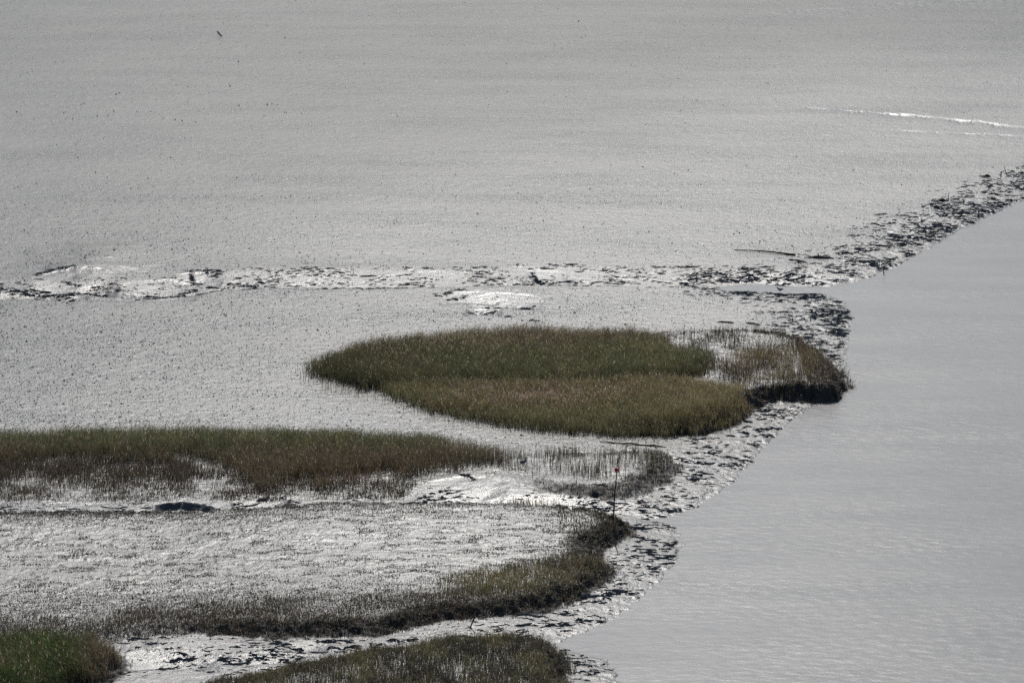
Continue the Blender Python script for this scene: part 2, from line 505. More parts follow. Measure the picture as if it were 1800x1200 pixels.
M_MUD = mud_material()
M_WATER = water_material()
M_REED = plant_material("reed_leaves")
M_CLOD = simple_mat("mud_clods", (0.030, 0.028, 0.025), (0.05, 0.047, 0.042), 6.0, 0.55)
M_WOOD = simple_mat("wet_driftwood", (0.030, 0.025, 0.020), (0.075, 0.062, 0.05), 9.0, 0.6)
M_POLE = simple_mat("bamboo_pole", (0.025, 0.020, 0.015), (0.055, 0.045, 0.03), 5.0, 0.55)
M_RED = simple_mat("red_cloth", (0.50, 0.012, 0.022), (0.62, 0.02, 0.03), 12.0, 0.6)
M_PALE = simple_mat("pale_rope", (0.55, 0.53, 0.48), (0.75, 0.73, 0.68), 9.0, 0.7)
M_DARKF = simple_mat("dark_feathers", (0.018, 0.019, 0.022), (0.045, 0.045, 0.048), 14.0, 0.6)
M_BLUEF = simple_mat("slate_feathers", (0.035, 0.042, 0.055), (0.09, 0.10, 0.12), 14.0, 0.6)
M_BEAK = simple_mat("bird_bill", (0.05, 0.045, 0.03), (0.12, 0.10, 0.05), 20.0, 0.4)
M_LEG = simple_mat("bird_leg", (0.04, 0.035, 0.03), (0.07, 0.06, 0.05), 20.0, 0.6)

# ------------------------------------------------------------------ ground sheet and water
ys = np.concatenate([np.array([-60., 0, 60, 110, 140, 155, 162]), np.arange(166, 292, 0.10), np.arange(292, 432, 0.25),
                     432 + np.cumsum(1.5 * 1.10 ** np.arange(58))])
N_IN = 860
us = np.linspace(-1.15, 1.15, N_IN)
tail = 1.15 + np.cumsum(0.01 * 1.25 ** np.arange(34))
us = np.concatenate([-tail[::-1], us, tail])
YY = np.repeat(ys[:, None], len(us), 1)
XX = us[None, :] * 0.1272 * np.maximum(YY, 162.0) * 1.03
print("ground grid", YY.shape)
zz, dR, top, edge, rills = land(XX.ravel(), YY.ravel(), True)
# lower gloss darkens the flat inland and far off, standing in for light falloff
dimming = np.clip(sstep(8, 62, dR + 8 * fbm(XX.ravel() * .03, YY.ravel() * .02, 501, 3)) * 0.75 + 0.35 * sstep(290, 420, YY.ravel()), 0, 1)
dimming = np.where(YY.ravel() < 262, dimming * sstep(205, 262, YY.ravel()) , dimming)
wetf = film(XX.ravel(), YY.ravel(), fbm(XX.ravel() * .9, YY.ravel() * .7, 503, 3))
co = np.stack([XX.ravel(), YY.ravel(), zz], 1)
nr, nc = YY.shape
idx = np.arange(nr * nc).reshape(nr, nc)
quads = np.stack([idx[:-1, :-1].ravel(), idx[:-1, 1:].ravel(), idx[1:, 1:].ravel(), idx[1:, :-1].ravel()], 1)
g = mesh_np("mudflat_ground", co, [quads], M_MUD, dict(top=top, edge=edge, rills=rills, dimming=dimming, film=wetf))
tag(g, "grey wet tidal mudflat with rilled banks and low marsh platforms", "mudflat", kind="structure")

wx, wy = np.array([-2500., 2500.]), np.array([-60., 7000.])
wco = np.array([(wx[0], wy[0], 0), (wx[1], wy[0], 0), (wx[1], wy[1], 0), (wx[0], wy[1], 0)])
w = mesh_np("water", wco, [np.array([[0, 1, 2, 3]])], M_WATER)
tag(w, "pale grey rippled tidal river filling the right of the picture", "river", kind="structure")


# ------------------------------------------------------------------ vegetation
def scatter(P, density, dens_fn=None, pad=0.0):
    x0, y0 = P.min(0) - pad; x1, y1 = P.max(0) + pad
    n = int((x1 - x0) * (y1 - y0) * density)
    x = rng.uniform(x0, x1, n); y = rng.uniform(y0, y1, n)
    d = sdf(P, x, y, 6.0)
    keep = sstep(-pad - 0.01, max(0.3, pad), d + 0.9 * fbm(x * 0.55, y * 0.5, 201, 3)) if pad > 0 else (d > 0).astype(float)
    if dens_fn is not None:
        keep = keep * dens_fn(x, y, d)
    m = rng.uniform(0, 1, n) < keep
    return x[m], y[m], d[m]


def blades(x, y, h, w, lean, col_base, col_tip, dirbias=0.0, droop=0.35):
    """tapered two-segment blades; colour runs from base to tip"""
    n = len(x)
    z = land(x, y) - 0.02
    ang = rng.uniform(0, 2 * math.pi, n)
    la = rng.uniform(0, 2 * math.pi, n)
    ln = lean * np.abs(rng.normal(0, 1, n))
    lx = np.cos(la) * ln + dirbias; ly = np.sin(la) * ln
    wx_, wy_ = np.cos(ang) * w * 0.5, np.sin(ang) * w * 0.5
    m = 0.58
    v = np.zeros((n, 5, 3))
    v[:, 0] = np.stack([x - wx_, y - wy_, z], 1); v[:, 1] = np.stack([x + wx_, y + wy_, z], 1)
    mx, my, mz = x + lx * h * m * 0.6, y + ly * h * m * 0.6, z + h * m
    v[:, 2] = np.stack([mx - wx_ * .85, my - wy_ * .85, mz], 1); v[:, 3] = np.stack([mx + wx_ * .85, my + wy_ * .85, mz], 1)
    v[:, 4] = np.stack([x + lx * h * (1 + droop), y + ly * h * (1 + droop), z + h * (1 - 0.25 * np.minimum(ln, 1))], 1)
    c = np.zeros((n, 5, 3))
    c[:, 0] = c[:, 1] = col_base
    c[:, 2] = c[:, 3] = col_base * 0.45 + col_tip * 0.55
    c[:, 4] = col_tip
    return v, c


def leafy(x, y, h, w, col, k=3):
    """short leaves set off the upper stem of reeds"""
    out = []; n = len(x)
    z = land(x, y)
    for _ in range(k):
        hs = h * rng.uniform(0.35, 0.92, n); L_ = h * rng.uniform(0.18, 0.36, n)
        a = rng.uniform(0, 2 * math.pi, n); up = rng.uniform(0.1, 1.1, n)
        dx, dy = np.cos(a) * L_, np.sin(a) * L_
        px_, py_ = -np.sin(a) * w * .8, np.cos(a) * w * .8
        v = np.zeros((n, 3, 3))
        v[:, 0] = np.stack([x - px_, y - py_, z + hs], 1)
        v[:, 1] = np.stack([x + px_, y + py_, z + hs + 0.02], 1)
        v[:, 2] = np.stack([x + dx, y + dy, z + hs + up * L_], 1)
        out.append((v, np.repeat(col[:, None, :], 3, 1)))
    return out


def heads(x, y, h, w, col):
    """seed plumes: narrow upright diamonds"""
    n = len(x); z = land(x, y) + h * 0.97
    a = rng.uniform(0, 2 * math.pi, n); L_ = rng.uniform(0.12, 0.22, n)
    px_, py_ = np.cos(a) * w, np.sin(a) * w
    lx, ly = rng.normal(0, 0.05, n), rng.normal(0, 0.05, n)
    v = np.zeros((n, 4, 3))
    v[:, 0] = np.stack([x, y, z - L_ * .4], 1)
    v[:, 1] = np.stack([x + px_, y + py_, z + L_ * .1], 1)
    v[:, 2] = np.stack([x + lx, y + ly, z + L_ * .8], 1)
    v[:, 3] = np.stack([x - px_, y - py_, z + L_ * .15], 1)
    return v, np.repeat(col[:, None, :], 4, 1)


class Bed:
    def __init__(self):
        self.v = []; self.c = []; self.f3 = []; self.f4 = []; self.n = 0

    def add5(self, vc):
        v, c = vc; n = len(v)
        if n == 0: return
        b = self.n + 5 * np.arange(n)[:, None]
        self.f4.append(b + np.array([[0, 1, 3, 2]])); self.f3.append(b + np.array([[2, 3, 4]]))
        self.v.append(v.reshape(-1, 3)); self.c.append(c.reshape(-1, 3)); self.n += 5 * n

    def add3(self, vc):
        v, c = vc; n = len(v)
        if n == 0: return
        b = self.n + 3 * np.arange(n)[:, None]
        self.f3.append(b + np.array([[0, 1, 2]]))
        self.v.append(v.reshape(-1, 3)); self.c.append(c.reshape(-1, 3)); self.n += 3 * n

    def add4(self, vc):
        v, c = vc; n = len(v)
        if n == 0: return
        b = self.n + 4 * np.arange(n)[:, None]
        self.f4.append(b + np.array([[0, 1, 2, 3]]))
        self.v.append(v.reshape(-1, 3)); self.c.append(c.reshape(-1, 3)); self.n += 4 * n

    def build(self, name, label, cat, mat=None):
        fs = [np.concatenate(f) for f in (self.f4, self.f3) if f]
        o = mesh_np(name, np.concatenate(self.v), fs, mat or M_REED, dict(col=np.concatenate(self.c)), smooth=False)
        tag(o, label, cat, kind='stuff')
        print(name, self.n)
        return o


def C(*a): return np.array(a, float)


GREEN = C(0.178, 0.188, 0.092); OLIVE = C(0.265, 0.236, 0.120); BROWN = C(0.255, 0.195, 0.125)
RUST = C(0.300, 0.200, 0.120); TAN = C(0.42, 0.34, 0.23); PINK = C(0.52, 0.39, 0.32); GOLD = C(0.40, 0.32, 0.165)
DARK = C(0.042, 0.036, 0.027); GREY = C(0.105, 0.094, 0.074); STRAW = C(0.30, 0.26, 0.18)


def mixc(a, b, t): return a * (1 - t[:, None]) + b * t[:, None]


def jit(c, s=0.25):
    return np.clip(c * (1 + s * rng.normal(0, 1, (len(c), 1))) * (1 + 0.08 * rng.normal(0, 1, (len(c), 3))), 0.008, 0.8)


def full(c, n): return np.repeat(c[None, :], n, 0)


def tall_bed(bed, P, density, colfn, h0=1.0, hv=0.15, w=0.019, pad=0.0, dens_fn=None, lean=0.20, headfrac=0.06, headfn=None, leaf=1):
    x, y, d = scatter(P, density * 1.8, dens_fn, pad)
    hh = h0 * (1 + 0.10 * fbm(x * 0.3, y * 0.3, 211, 2) + 0.26 * fbm(x * 0.9, y * 0.8, 213, 2) + hv * rng.normal(0, 1, len(x))) * (0.72 + 0.28 * sstep(-0.3, 1.2, d))
    col = colfn(x, y) * (1 + 0.35 * fbm(x * 1.1, y * 0.8, 215, 3))[:, None]
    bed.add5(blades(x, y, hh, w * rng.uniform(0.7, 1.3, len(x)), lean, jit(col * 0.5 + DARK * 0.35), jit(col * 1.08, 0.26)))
    if leaf:
        m = rng.uniform(0, 1, len(x)) < 0.6
        for q in leafy(x[m], y[m], hh[m], w * 0.8, jit(col[m] * 1.1), leaf): bed.add3(q)
    hf = np.full(len(x), headfrac) if headfn is None else headfn(x, y)
    m = rng.uniform(0, 1, len(x)) < hf
    hc = mixc(full(TAN, m.sum()), full(PINK, m.sum()), np.clip(hf[m] * 1.6, 0, 1))
    bed.add4(heads(x[m], y[m], hh[m], 0.016, jit(hc)))
    return x, y


def blob(x, y, px, py, rx, ry, z=0.5):
    """soft spot on the ground"""
    cx, cy = ground(px, py, z); x1, _ = ground(px + rx, py, z); _, y1 = ground(px, py - ry, z)
    return np.exp(-(((x - cx) / (x1 - cx)) ** 2 + ((y - cy) / (y1 - cy)) ** 2))


# --- islet, back lobe
A_BACK = poly([(548, 652), (590, 640), (640, 624), (720, 612), (830, 602), (930, 596), (1050, 602), (1110, 608), (1166, 618),
               (1174, 640), (1232, 650), (1248, 668), (1235, 680), (1160, 684), (1050, 688), (900, 688), (760, 688), (690, 688),
               (655, 688), (620, 684), (580, 668)])


def col_back(x, y):
    n = 0.5 + 0.9 * fbm(x * 0.25, y * 0.12, 221, 3)
    c = mixc(full(GREEN * 0.85, len(x)), full(OLIVE, len(x)), np.clip(n, 0, 1))
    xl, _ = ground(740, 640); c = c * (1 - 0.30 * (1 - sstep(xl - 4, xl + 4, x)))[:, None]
    t = np.clip(blob(x, y, 1080, 605, 170, 14) * 1.1 + 0.5 * fbm(x * .2, y * .1, 223, 2), 0, 0.8)
    return mixc(c, full(BROWN, len(x)), t)


b = Bed()
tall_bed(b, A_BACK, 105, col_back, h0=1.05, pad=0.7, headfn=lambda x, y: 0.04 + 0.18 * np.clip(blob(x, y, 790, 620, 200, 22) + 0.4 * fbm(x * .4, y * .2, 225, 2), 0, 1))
b.build("reed_bed", "dark green reeds along the back and left tip of the almond shaped islet", "reeds")

# --- islet, front lobe
A_FRONT = poly([(664, 688), (700, 684), (850, 684), (1000, 684), (1100, 684), (1180, 690), (1250, 700), (1305, 708),
                (1316, 718), (1300, 735), (1270, 752), (1215, 764), (1150, 769), (1060, 768), (940, 761), (850, 746), (770, 728),
                (710, 708)])


def col_front(x, y):
    n = np.clip(0.35 + 0.8 * fbm(x * 0.25, y * 0.12, 231, 3), 0, 1)
    c = mixc(full(OLIVE, len(x)), full(BROWN * 1.25, len(x)), n)
    _, yb = ground(0, 742); _, yt = ground(0, 688)
    c = mixc(c, full(GREEN * 1.1, len(x)), 0.75 * (1 - sstep(-1, 3, y - yb)))
    xl, _ = ground(760, 700); c = mixc(c, full(GREEN * 1.1, len(x)), 0.8 * (1 - sstep(xl - 3, xl + 3, x)))
    c = mixc(c, full(GOLD * .85, len(x)), 0.35 * np.ones(len(x)))
    c = mixc(c, full(RUST, len(x)), np.clip(blob(x, y, 960, 705, 150, 16), 0, 1) * 0.6)
    xr, _ = ground(1180, 720); c = mixc(c, full(GOLD, len(x)), 0.6 * sstep(xr - 3, xr + 3, x))
    return c


b = Bed()
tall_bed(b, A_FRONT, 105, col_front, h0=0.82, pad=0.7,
         headfn=lambda x, y: 0.05 + 0.30 * np.clip(blob(x, y, 970, 712, 130, 14) * (1 + fbm(x * .8, y * .4, 235, 2)), 0, 1))
b.build("reed_bed", "russet and olive reeds with pinkish plumes on the front half of the islet", "reeds")

# --- islet, golden tuft and thin stems on the right
b = Bed()
A_GOLD = poly([(1275, 655), (1300, 640), (1360, 625), (1420, 632), (1450, 655), (1440, 682), (1390, 696), (1330, 696), (1285, 684), (1262, 668)])
tall_bed(b, A_GOLD, 40, lambda x, y: mixc(full(GOLD * .8, len(x)), full(BROWN * .8, len(x)), np.clip(0.4 + fbm(x * .4, y * .3, 241, 2), 0, 1)),
         h0=0.62, pad=0.9, hv=0.26, headfrac=0.08, dens_fn=lambda x, y, d: np.clip(0.65 + 1.4 * fbm(x * .5, y * .35, 245, 3), 0.05, 1))
A_WIN = poly([(1150, 606), (1200, 600), (1300, 596), (1390, 600), (1435, 630), (1472, 660), (1470, 690), (1380, 700), (1320, 712), (1270, 690),
              (1240, 675), (1165, 660)])
x, y, d = scatter(A_WIN, 95, lambda x, y, d: np.clip(0.45 + 1.1 * fbm(x * 0.5, y * 0.35, 243, 2), 0.05, 1))
h = rng.uniform(0.15, 0.7, len(x)) * (0.5 + rng.uniform(0, 1, len(x)) ** 2)
b.add5(blades(x, y, h, 0.020 * rng.uniform(.7, 1.4, len(x)), 0.15, jit(full(DARK, len(x))), jit(full(BROWN * .55, len(x)))))
x, y, d = scatter(A_WIN, 160, lambda x, y, d: np.clip(0.1 + 2.2 * fbm(x * 0.7, y * 1.0, 247, 3), 0.0, 1))
b.add5(blades(x, y, rng.uniform(.03, .10, len(x)), 0.03, 0.4, jit(full(DARK, len(x))), jit(full(GREY, len(x)))))
b.build("reed_bed", "golden brown thin reeds near the pointed right end of the islet", "reeds")

# --- left middle band
B_BAND = poly([(-250, 778), (0, 778), (150, 772), (300, 770), (450, 770), (600, 773), (720, 780), (800, 787), (905, 813), (898, 826),
               (800, 834), (720, 846), (640, 852), (560, 864), (470, 866), (415, 850), (360, 826), (300, 818), (150, 822), (0, 826), (-250, 826)])


def col_band(x, y):
    n = np.clip(0.35 + 0.9 * fbm(x * 0.3, y * 0.15, 251, 3), 0, 1)
    _, ya = ground(0, 800)
    c = mixc(full(GREEN * 0.95, len(x)), full(OLIVE, len(x)), n)
    c = mixc(c, full(BROWN * 0.8, len(x)), (1 - sstep(-3, 2.0, y - ya)) * 0.8)
    return mixc(c, full(RUST * .75, len(x)), np.clip(blob(x, y, 670, 843, 130, 12) * 1.1, 0, 0.8))


BM = ground(0, 800)[1]
b = Bed()
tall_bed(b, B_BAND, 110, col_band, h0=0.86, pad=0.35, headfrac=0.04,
         dens_fn=lambda x, y, d: np.clip((0.30 + 0.70 * np.maximum(sstep(0.3, 3.5, d), sstep(BM - 1, BM + 2, y))) + 0.8 * fbm(x * .4, y * .3, 253, 2) * (1 - sstep(1, 3, d)), 0.1, 1))
b.build("reed_bed", "long band of green and brown reeds reaching in from the left edge", "reeds")

# --- thin stems in front of the band
b = Bed()
B_THIN = poly([(-250, 822), (300, 812), (480, 850), (650, 850), (760, 846), (700, 880), (500, 880), (250, 884), (-250, 884)])
x, y, d = scatter(B_THIN, 300, lambda x, y, d: np.clip(0.42 + 1.3 * fbm(x * 0.35, y * 0.3, 261, 3) + 0.3 * sstep(ground(0, 862)[1], ground(0, 828)[1], y), 0.03, 1))
h = rng.uniform(0.12, 0.6, len(x)) * (0.45 + 0.55 * sstep(ground(0, 880)[1], ground(0, 830)[1], y))
b.add5(blades(x, y, h, 0.020 * rng.uniform(.7, 1.4, len(x)), 0.16, jit(full(DARK, len(x))), jit(mixc(full(GREY, len(x)), full(BROWN, len(x)), rng.uniform(0, 1, len(x))))))
x, y, d = scatter(B_THIN, 260, lambda x, y, d: np.clip(-0.05 + 2.6 * fbm(x * 0.7, y * 1.6, 263, 3), 0, 1))
b.add5(blades(x, y, rng.uniform(.03, .10, len(x)), 0.03, 0.4, jit(full(DARK, len(x))), jit(full(GREY, len(x)))))
b.build("marsh_stems", "thin brown stems over pale mud in front of the long reed band", "marsh stems")

# --- sparse grey stems on the point
b = Bed()
C_THIN = poly([(850, 812), (900, 802), (1000, 798), (1160, 800), (1190, 818), (1165, 846), (1040, 852), (905, 848), (870, 832)])
x, y, d = scatter(C_THIN, 48, lambda x, y, d: np.clip(0.35 + 1.4 * fbm(x * 0.5, y * 0.3, 271, 3), 0.03, 1))
h = rng.uniform(0.25, 0.9, len(x))
b.add5(blades(x, y, h, 0.022 * rng.uniform(.7, 1.4, len(x)), 0.08, jit(full(DARK, len(x))), jit(mixc(full(GREY, len(x)), full(OLIVE, len(x)), rng.uniform(0, 1, len(x))))))
P2f = poly([(900, 885), (920, 880), (975, 882), (980, 892), (915, 893)])
tall_bed(b, P2f, 50, lambda x, y: full(GOLD, len(x)), h0=0.35, pad=0.3, headfrac=0)
b.build("marsh_stems", "sparse upright grey stems on the mud point above the red topped pole", "marsh stems")


# --- stubble over the platforms
def stubble(P, density, hlo, hhi, cols, fn, pad=0.2, lean=0.35, w=0.03):
    b = Bed()
    x, y, d = scatter(P, density, fn, pad)
    h = rng.uniform(hlo, hhi, len(x))
    c = mixc(full(cols[0], len(x)), full(cols[1], len(x)), rng.uniform(0, 1, len(x)))
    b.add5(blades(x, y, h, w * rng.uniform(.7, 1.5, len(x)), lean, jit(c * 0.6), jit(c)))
    return b


def lowfn(x, y, d):
    band = fbm(x * 0.35, y * 0.55, 281, 4)
    front = 1 - sstep(0.5, 4.5, d + 1.2 * fbm(x * .3, y * .3, 283, 2))
    xr, _ = ground(880, 960); xl, _ = ground(650, 1000)
    r = sstep(xr - 6, xr + 4, x) * 0.35
    _, yf = ground(0, 1045)
    f2 = 1 - sstep(-2, 3.0, y - yf + 1.5 * fbm(x * .25, y * .2, 285, 2))
    pat = np.clip(-0.12 + 2.8 * fbm(x * 0.75, y * 1.9, 289, 3) + 1.5 * band, 0, 1) * (1 - 0.45 * film(x, y, 0 * x))
    _, yb2 = ground(0, 930)
    back = sstep(-1.5, 2.5, y - yb2 + fbm(x * .3, y * .3, 286, 2)) * (1 - sstep(-10, 2, x)) * 0.75
    return np.clip(0.03 + pat * (1.2 + r) + 0.35 * front + 0.45 * f2 + back * 0.6, 0.01, 1)


PL = PLAT[2][0]
b = stubble(PL, 330, 0.025, 0.10, (DARK * 1.2, GREY), lowfn, 0.2)
D_DULL = poly([(-250, 1098), (0, 1090), (150, 1084), (300, 1072), (500, 1066), (640, 1060), (760, 1060), (860, 1072), (820, 1088), (700, 1105), (560, 1116), (380, 1118), (200, 1122), (0, 1126), (-250, 1128)])
x, y, d = scatter(D_DULL, 240, lambda x, y, d: np.clip(0.6 + fbm(x * .4, y * .3, 287, 2), 0.1, 1), 0.4)
b.add5(blades(x, y, rng.uniform(.06, .30, len(x)), 0.020 * rng.uniform(.7, 1.3, len(x)), 0.22, jit(full(DARK, len(x))), jit(mixc(full(GREY, len(x)), full(BROWN, len(x)), rng.uniform(0, 1, len(x))))))
b.build("marsh_stubble", "dark stubble and dull brown stalks over the broad low marsh platform", "marsh stubble")

b = Bed()
D_GOLD = poly([(730, 1052), (790, 1030), (860, 1015), (960, 1002), (1040, 985), (1062, 988), (1068, 1003), (1050, 1022), (1000, 1042),
               (930, 1062), (850, 1072), (760, 1070)])
tall_bed(b, D_GOLD, 110, lambda x, y: mixc(mixc(full(GREY, len(x)), full(OLIVE * 1.1, len(x)), np.clip(0.3 + blob(x, y, 880, 1035, 110, 16), 0, 1)), full(GOLD, len(x)), np.clip(0.05 + fbm(x * .5, y * .4, 291, 2), 0, .6)),
         h0=0.32, pad=0.8, hv=0.25, headfrac=0.02, w=0.024, lean=0.25, dens_fn=lambda x, y, d: np.clip(0.75 + 1.3 * fbm(x * .6, y * .4, 293, 3) - 0.5 * (1 - sstep(ground(760, 1050)[0], ground(860, 1050)[0], x)), 0.08, 1))
D_POINT = poly([(960, 915), (1060, 912), (1092, 922), (1106, 934), (1080, 948), (1050, 965), (1010, 960)])
x, y, d = scatter(D_POINT, 60, None, 0.3)
b.add5(blades(x, y, rng.uniform(.08, .28, len(x)), 0.03, 0.3, jit(full(DARK, len(x))), jit(mixc(full(GREY, len(x)), full(OLIVE, len(x)), rng.uniform(0, 1, len(x))))))
b.build("marsh_grass", "olive gold grass along the outer bank of the low marsh platform", "marsh grass")

b = stubble(PLAT[1][0], 60, 0.03, 0.12, (DARK * 1.2, GREY), lambda x, y, d: np.clip(0.15 + 1.2 * fbm(x * .5, y * .5, 295, 3) + 0.5 * (1 - sstep(0.3, 2.2, d)) * sstep(2, 8, x), 0.02, 1))
b.build("marsh_stubble", "short dark stubble edging the mud point behind the red topped pole", "marsh stubble")

# --- roots and dead stalks hanging on the cut banks
for nm, lab in (('islet', "dark matted roots and dead stalks on the cut bank at the islet's right end"),
                ('low', "dark matted roots and dead stalks along the cut bank of the broad low platform"),
                ('mid', "dark stalks and roots around the blunt right end of the point behind the pole"),
                ('bottom', "dark matted roots and dead stalks at the blunt end of the lowest platform")):
    P = [q for q in PLAT if q[1] == nm][0][0]
    if nm == 'low':
        ok = lambda x, y: np.where((y < ground(0, 935, .9)[1]) | (x > ground(1010, 930, .9)[0]), 1.0, 0.12)
    elif nm == 'islet':
        ok = lambda x, y: np.where((y < ground(0, 650, .9)[1]) | (x > ground(1330, 600, .9)[0]), 1.0, 0.1) + 0.8 * (x > ground(1415, 650, .9)[0])
    elif nm == 'mid':
        ok = lambda x, y: 0.6 * sstep(0, 5, x) * np.where((y < ground(0, 835, .6)[1]) | (x > ground(1145, 820, .6)[0]), 1.0, 0.1)
    else:
        ok = lambda x, y: 1.0
    x, y, d = scatter(P, 330, lambda x, y, d: ok(x, y) * np.clip(land(x, y, True)[3] * 1.2 + (0.6 * (x > ground(1415, 650, .9)[0]) if nm == 'islet' else 0), 0, 1) * np.clip(0.7 + 1.2 * fbm(x * .9, y * .9, 331, 2), 0.1, 1), 1.6)
    b = Bed()
    b.add5(blades(x, y, rng.uniform(.05, .26, len(x)), 0.030, 0.9, jit(full(DARK, len(x))), jit(mixc(full(DARK * 1.3, len(x)), full(BROWN * 1.0, len(x)), rng.uniform(0, 1, len(x))), .35)))
    b.build("bank_roots", lab, "roots")

# --- bottom platform
b = Bed()
F_ALL = poly([(690, 1150), (780, 1136), (860, 1134), (955, 1130), (984, 1150), (994, 1172), (990, 1400), (140, 1400), (350, 1216), (450, 1196), (560, 1172)])
tall_bed(b, F_ALL, 120, lambda x, y: mixc(full(GREY * .9, len(x)), full(OLIVE * .85, len(x)), np.clip(0.45 + 1.2 * fbm(x * .5, y * .3, 301, 3), 0, 1)),
         h0=0.34, hv=0.3, pad=0.5, headfrac=0.01, w=0.026, lean=0.2, dens_fn=lambda x, y, d: np.clip(0.85 + 1.1 * fbm(x * .6, y * .4, 303, 3), 0.3, 1))
F_FR = poly([(700, 1142), (780, 1130), (860, 1130), (950, 1126), (968, 1134), (955, 1142), (800, 1146)])
tall_bed(b, F_FR, 45, lambda x, y: full(OLIVE * .9, len(x)), h0=0.62, hv=0.2, pad=0.3, headfrac=0.02, lean=0.14,
         dens_fn=lambda x, y, d: np.clip(0.5 + 1.3 * fbm(x * .8, y * .3, 305, 2), 0.05, 1))
b.build("marsh_grass", "grey olive grass on the lowest platform beside the river mouth", "marsh grass")

# --- corner reeds
b = Bed()
E_ALL = poly([(-250, 1158), (0, 1158), (90, 1150), (165, 1152), (200, 1168), (190, 1188), (140, 1212), (60, 1240), (-250, 1290)])
tall_bed(b, E_ALL, 120, lambda x, y: mixc(mixc(full(C(0.115, 0.14, 0.05), len(x)), full(OLIVE, len(x)), np.clip(.1 + fbm(x * .5, y * .4, 311, 2), 0, 1)), full(BROWN, len(x)), sstep(ground(110, 1180)[0], ground(200, 1180)[0], x)),
         h0=1.05, pad=0.4, headfrac=0.05, leaf=2)
x, y, d = scatter(PLAT[4][0], 50, None, 0.3)
b.add5(blades(x, y, rng.uniform(.08, .35, len(x)), 0.028, 0.3, jit(full(DARK, len(x))), jit(full(GREY, len(x)))))
b.build("reed_bed", "bright green reeds in the bottom left corner", "reeds")

# --- few stems at left tip of islet
b = Bed()
T_TIP = poly([(515, 655), (560, 645), (640, 690), (700, 712), (850, 752), (780, 750), (640, 705), (545, 682)])
x, y, d = scatter(T_TIP, 14, lambda x, y, d: np.clip(0.5 + 1.2 * fbm(x * .9, y * .6, 321, 2), 0.05, 1), 0.4)
b.add5(blades(x, y, rng.uniform(.2, .85, len(x)), 0.022, 0.08, jit(full(DARK, len(x))), jit(full(OLIVE * .8, len(x)))))
b.build("marsh_stems", "few thin reed stems standing in wet mud off the left tip of the islet", "marsh stems")

# ------------------------------------------------------------------ worm casts and clods over the open mud
def clods():
    xs, ys_ = [], []
    n = 620000
    y = rng.uniform(178, 430, n); x = rng.uniform(-1, 1, n) * 0.135 * y
    cl = fbm(x * 0.12, y * 0.06, 401, 3)
    left = 1 - sstep(-24, -6, x)
    near = 1 - sstep(225, 330, y)
    k = (1 - 0.55 * sstep(250, 320, y)) * np.clip(0.22 + 0.4 * cl + 0.40 * left * near + 0.20 * near, 0.03, 1)
    m = rng.uniform(0, 1, n) < k
    x, y = x[m], y[m]
    z, dR_, top_, e_, r_ = land(x, y, True)
    m = (z > 0.03) & (top_ < 0.3) & (rng.uniform(0, 1, len(x)) > 0.55 * r_)
    x, y, z = x[m], y[m], z[m]
    n = len(x)
    s = np.clip(rng.lognormal(math.log(0.026), 0.38, n), 0.014, 0.09) * (1 - 0.25 * sstep(260, 330, y))
    hgt = s * rng.uniform(0.5, 1.1, n)
    K = 5
    v = np.zeros((n, K + 1, 3))
    a0 = rng.uniform(0, 2 * math.pi, n); el = rng.uniform(1, 1.9, n)
    for k_ in range(K):
        a = a0 + 2 * math.pi * k_ / K
        rr = s * rng.uniform(0.65, 1.2, n)
        v[:, k_] = np.stack([x + np.cos(a) * rr * el, y + np.sin(a) * rr, z - 0.02], 1)
    v[:, K] = np.stack([x + s * rng.uniform(-.3, .3, n), y + s * rng.uniform(-.3, .3, n), z + hgt], 1)
    base = (K + 1) * np.arange(n)[:, None]
    f = np.concatenate([base + np.array([[k_, (k_ + 1) % K, K]]) for k_ in range(K)])
    o = mesh_np("mud_clods", v.reshape(-1, 3), [f], M_CLOD, smooth=False)
    tag(o, "countless tiny dark clods and worm casts dotted over the open mud", "mud clods", kind='stuff')
    print('clods', n)


clods()


